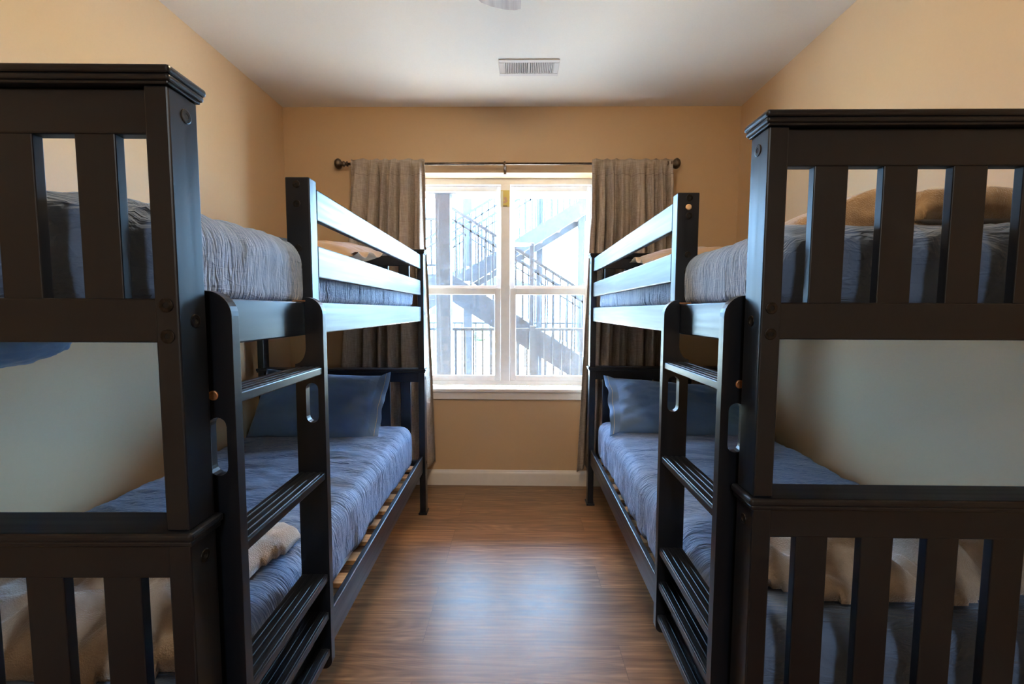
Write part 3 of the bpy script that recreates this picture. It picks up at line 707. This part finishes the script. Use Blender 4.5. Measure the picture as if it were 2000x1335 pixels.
def column(name, label, x, y, w_, z0, z1, cap=False):
    t = thing(name, label, 'column', (x, y, z0))
    obj('shaft', B(-w_/2, w_/2, -w_/2, w_/2, 0, z1-z0, .006), m_steel, t)
    obj('base_plate', B(-w_*.75, w_*.75, -w_*.75, w_*.75, 0, .02, .002), m_steel, t)
    if cap: obj('cap_plate', B(-w_*.95, w_*.95, -w_*.6, w_*.6, z1-z0-.05, z1-z0, .002), m_steel, t)
    return t
column('steel_column', 'wide grey steel column outside the left window pane', -.795, 4.75, .155, -.1, 2.56, True)
column('steel_column', 'slim grey newel column in the middle of the stair', .165, 5.50, .055, -.1, 2.13)
column('steel_column', 'grey column behind the stair, seen low in the left pane', -.85, 7.5, .145, -.1, 3.4)
column('steel_column', 'grey column behind the stair at the right pane edge', 1.06, 7.6, .11, -.1, 3.4)
column('steel_column', 'grey column behind the top of the right pane', .37, 7.9, .11, -.1, 4.0)
def railing(name, label, p, q, posts, zt_, zb_, pitch, w_=.02):
    t = thing(name, label, 'railing', (p[0], p[1], zb_)); o = Vector((p[0], p[1], zb_)); p = Vector(p)-o; q = Vector(q)-o; h = zt_-zb_
    obj('top_rail', bar(bmesh.new(), p+Vector((0, 0, h)), q+Vector((0, 0, h)), .045, .032), m_rail, t)
    obj('bottom_rail', bar(bmesh.new(), p+Vector((0, 0, .09)), q+Vector((0, 0, .09)), .03, .03), m_rail, t)
    d = q-p; n = int(d.length/pitch)
    for k in range(1, n):
        c = p+d*k/n; obj('baluster', bar(bmesh.new(), c+Vector((0, 0, .09)), c+Vector((0, 0, h)), w_), m_rail, t)
    for f in posts: c = p+d*f; obj('post', bar(bmesh.new(), c, c+Vector((0, 0, h+.04)), .06), m_rail, t)
    return t
railing('deck_railing', 'grey deck railing with thin balusters just outside the window', (-1.62, 5.02, -.1), (1.62, 5.02, -.1), (0, .55, 1), 1.09, -.1, .101)
railing('deck_railing', 'second grey railing standing behind the stair', (-2.4, 7.52, -.1), (2.4, 7.52, -.1), (0, .5, 1), 1.09, -.1, .12)
railing('deck_railing', 'upper landing railing at the left edge of the window', (-3.0, 5.60, 1.78), (-.96, 5.60, 1.78), (0, 1), 2.44, 1.78, .13)
def stair(name, label, Y, wdt, xa, xb, za, zb, steps, drop, m_, hand=.82):
    # flight between (xa,za) and (xb,zb): two plate stringers, treads, handrails and balusters
    t = thing(name, label, 'staircase', (xa, Y, 0)); dx = xb-xa; dz = zb-za
    for k, yy in enumerate((0, wdt)):
        bm = bmesh.new(); pts = [(0, za), (dx, zb), (dx, zb-drop), (0, za-drop)]
        prism(bm, pts, lambda a_, b_, d_: (a_, d_, b_), yy-.02, yy+.02); obj('stringer', bm, m_steel, t)
        y2 = yy
        obj('handrail', bar(bmesh.new(), (0, y2, za+hand), (dx, y2, zb+hand), .04, .035), m_rail, t)
        obj('mid_rail', bar(bmesh.new(), (0, y2, za+hand-.135), (dx, y2, zb+hand-.135), .02, .022), m_rail, t)
        n = int(abs(dx)/.0925)
        for i in range(1, n):
            f = i/n; obj('baluster', bar(bmesh.new(), (dx*f, y2, za+dz*f), (dx*f, y2, za+dz*f+hand), .02), m_rail, t)
    bm = None
    for i in range(steps):
        f = (i+.5)/steps; z = za+dz*f-.03
        obj('tread', B(dx*f-abs(dx)/steps*.52, dx*f+abs(dx)/steps*.52, .02, wdt-.02, z-.05, z, .004), m_conc, t)
    return t
stair('steel_staircase', 'grey steel stair flight descending to the right outside the window', 5.60, 1.0, -.88, 1.75, 1.785, .14, 10, .345, m_steel)
stair('steel_staircase', 'rear grey steel stair flight climbing to the right', 6.75, 1.0, -1.4, 1.9, 1.55, 3.55, 11, .26, m_steel)
ld = thing('stair_landing', 'grey landing slab at the head of the stair, left edge of the window', 'landing', (-1.95, 6.1, 1.44))
obj('slab', B(-1.05, 1.04, -.5, .5, .27, .32), m_conc, ld); obj('edge_beam', B(-1.05, 1.04, -.52, -.50, 0, .32), m_steel, ld)
# pale houses and shrubs in the washed-out distance
def house(label, x, y, w_, d_, h_, seed):
    t = thing('house', label, 'house', (x, y, -.05))
    obj('wall', B(-w_/2, w_/2, 0, d_, 0, h_), m_siding, t)
    bm = bmesh.new(); prism(bm, [(-w_/2-.4, h_), (w_/2+.4, h_), (0, h_+1.8)], lambda a_, b_, d__: (a_, d__, b_), -.3, d_+.3); obj('roof', bm, m_rail, t)
    for k in range(3): obj('window', B(-w_/2+w_*(k+.6)/3.4-.4, -w_/2+w_*(k+.6)/3.4+.4, -.03, .02, h_*.35, h_*.35+1.1), m_dark, t)
    obj('porch_rail', B(-w_/2, w_/2, -.6, -.5, .2, .9), m_siding, t)
house('pale house far behind the stair, left pane', -3.2, 33, 9, 6, 3.0, 1)
house('pale house far behind the stair, right pane', 8.5, 36, 8, 6, 3.2, 2)
def shrub(label, x, y, r):
    bm = bmesh.new(); bmesh.ops.create_icosphere(bm, subdivisions=5, radius=r)
    for v in bm.verts:
        n = v.co.normalized(); v.co += n*r*(.28*nz(n.x*3+x, n.y*3, n.z*3)+.16*nz(n.x*9, n.y*9+x, n.z*9)+.10*nz(n.x*24, n.y*24+x, n.z*24)); v.co.z = max(0, v.co.z*.75+r*.6)
    o = obj('shrub', bm, m_leaf, None, True); o.location = (x, y, -.05); tag(o, label, 'shrub')
shrub('dark shrub by the far house, left one of three', -1.9, 20, .55); shrub('dark shrub by the far house, middle of three', -.6, 21, .50); shrub('dark shrub by the far house, right one of three', .35, 22, .45)
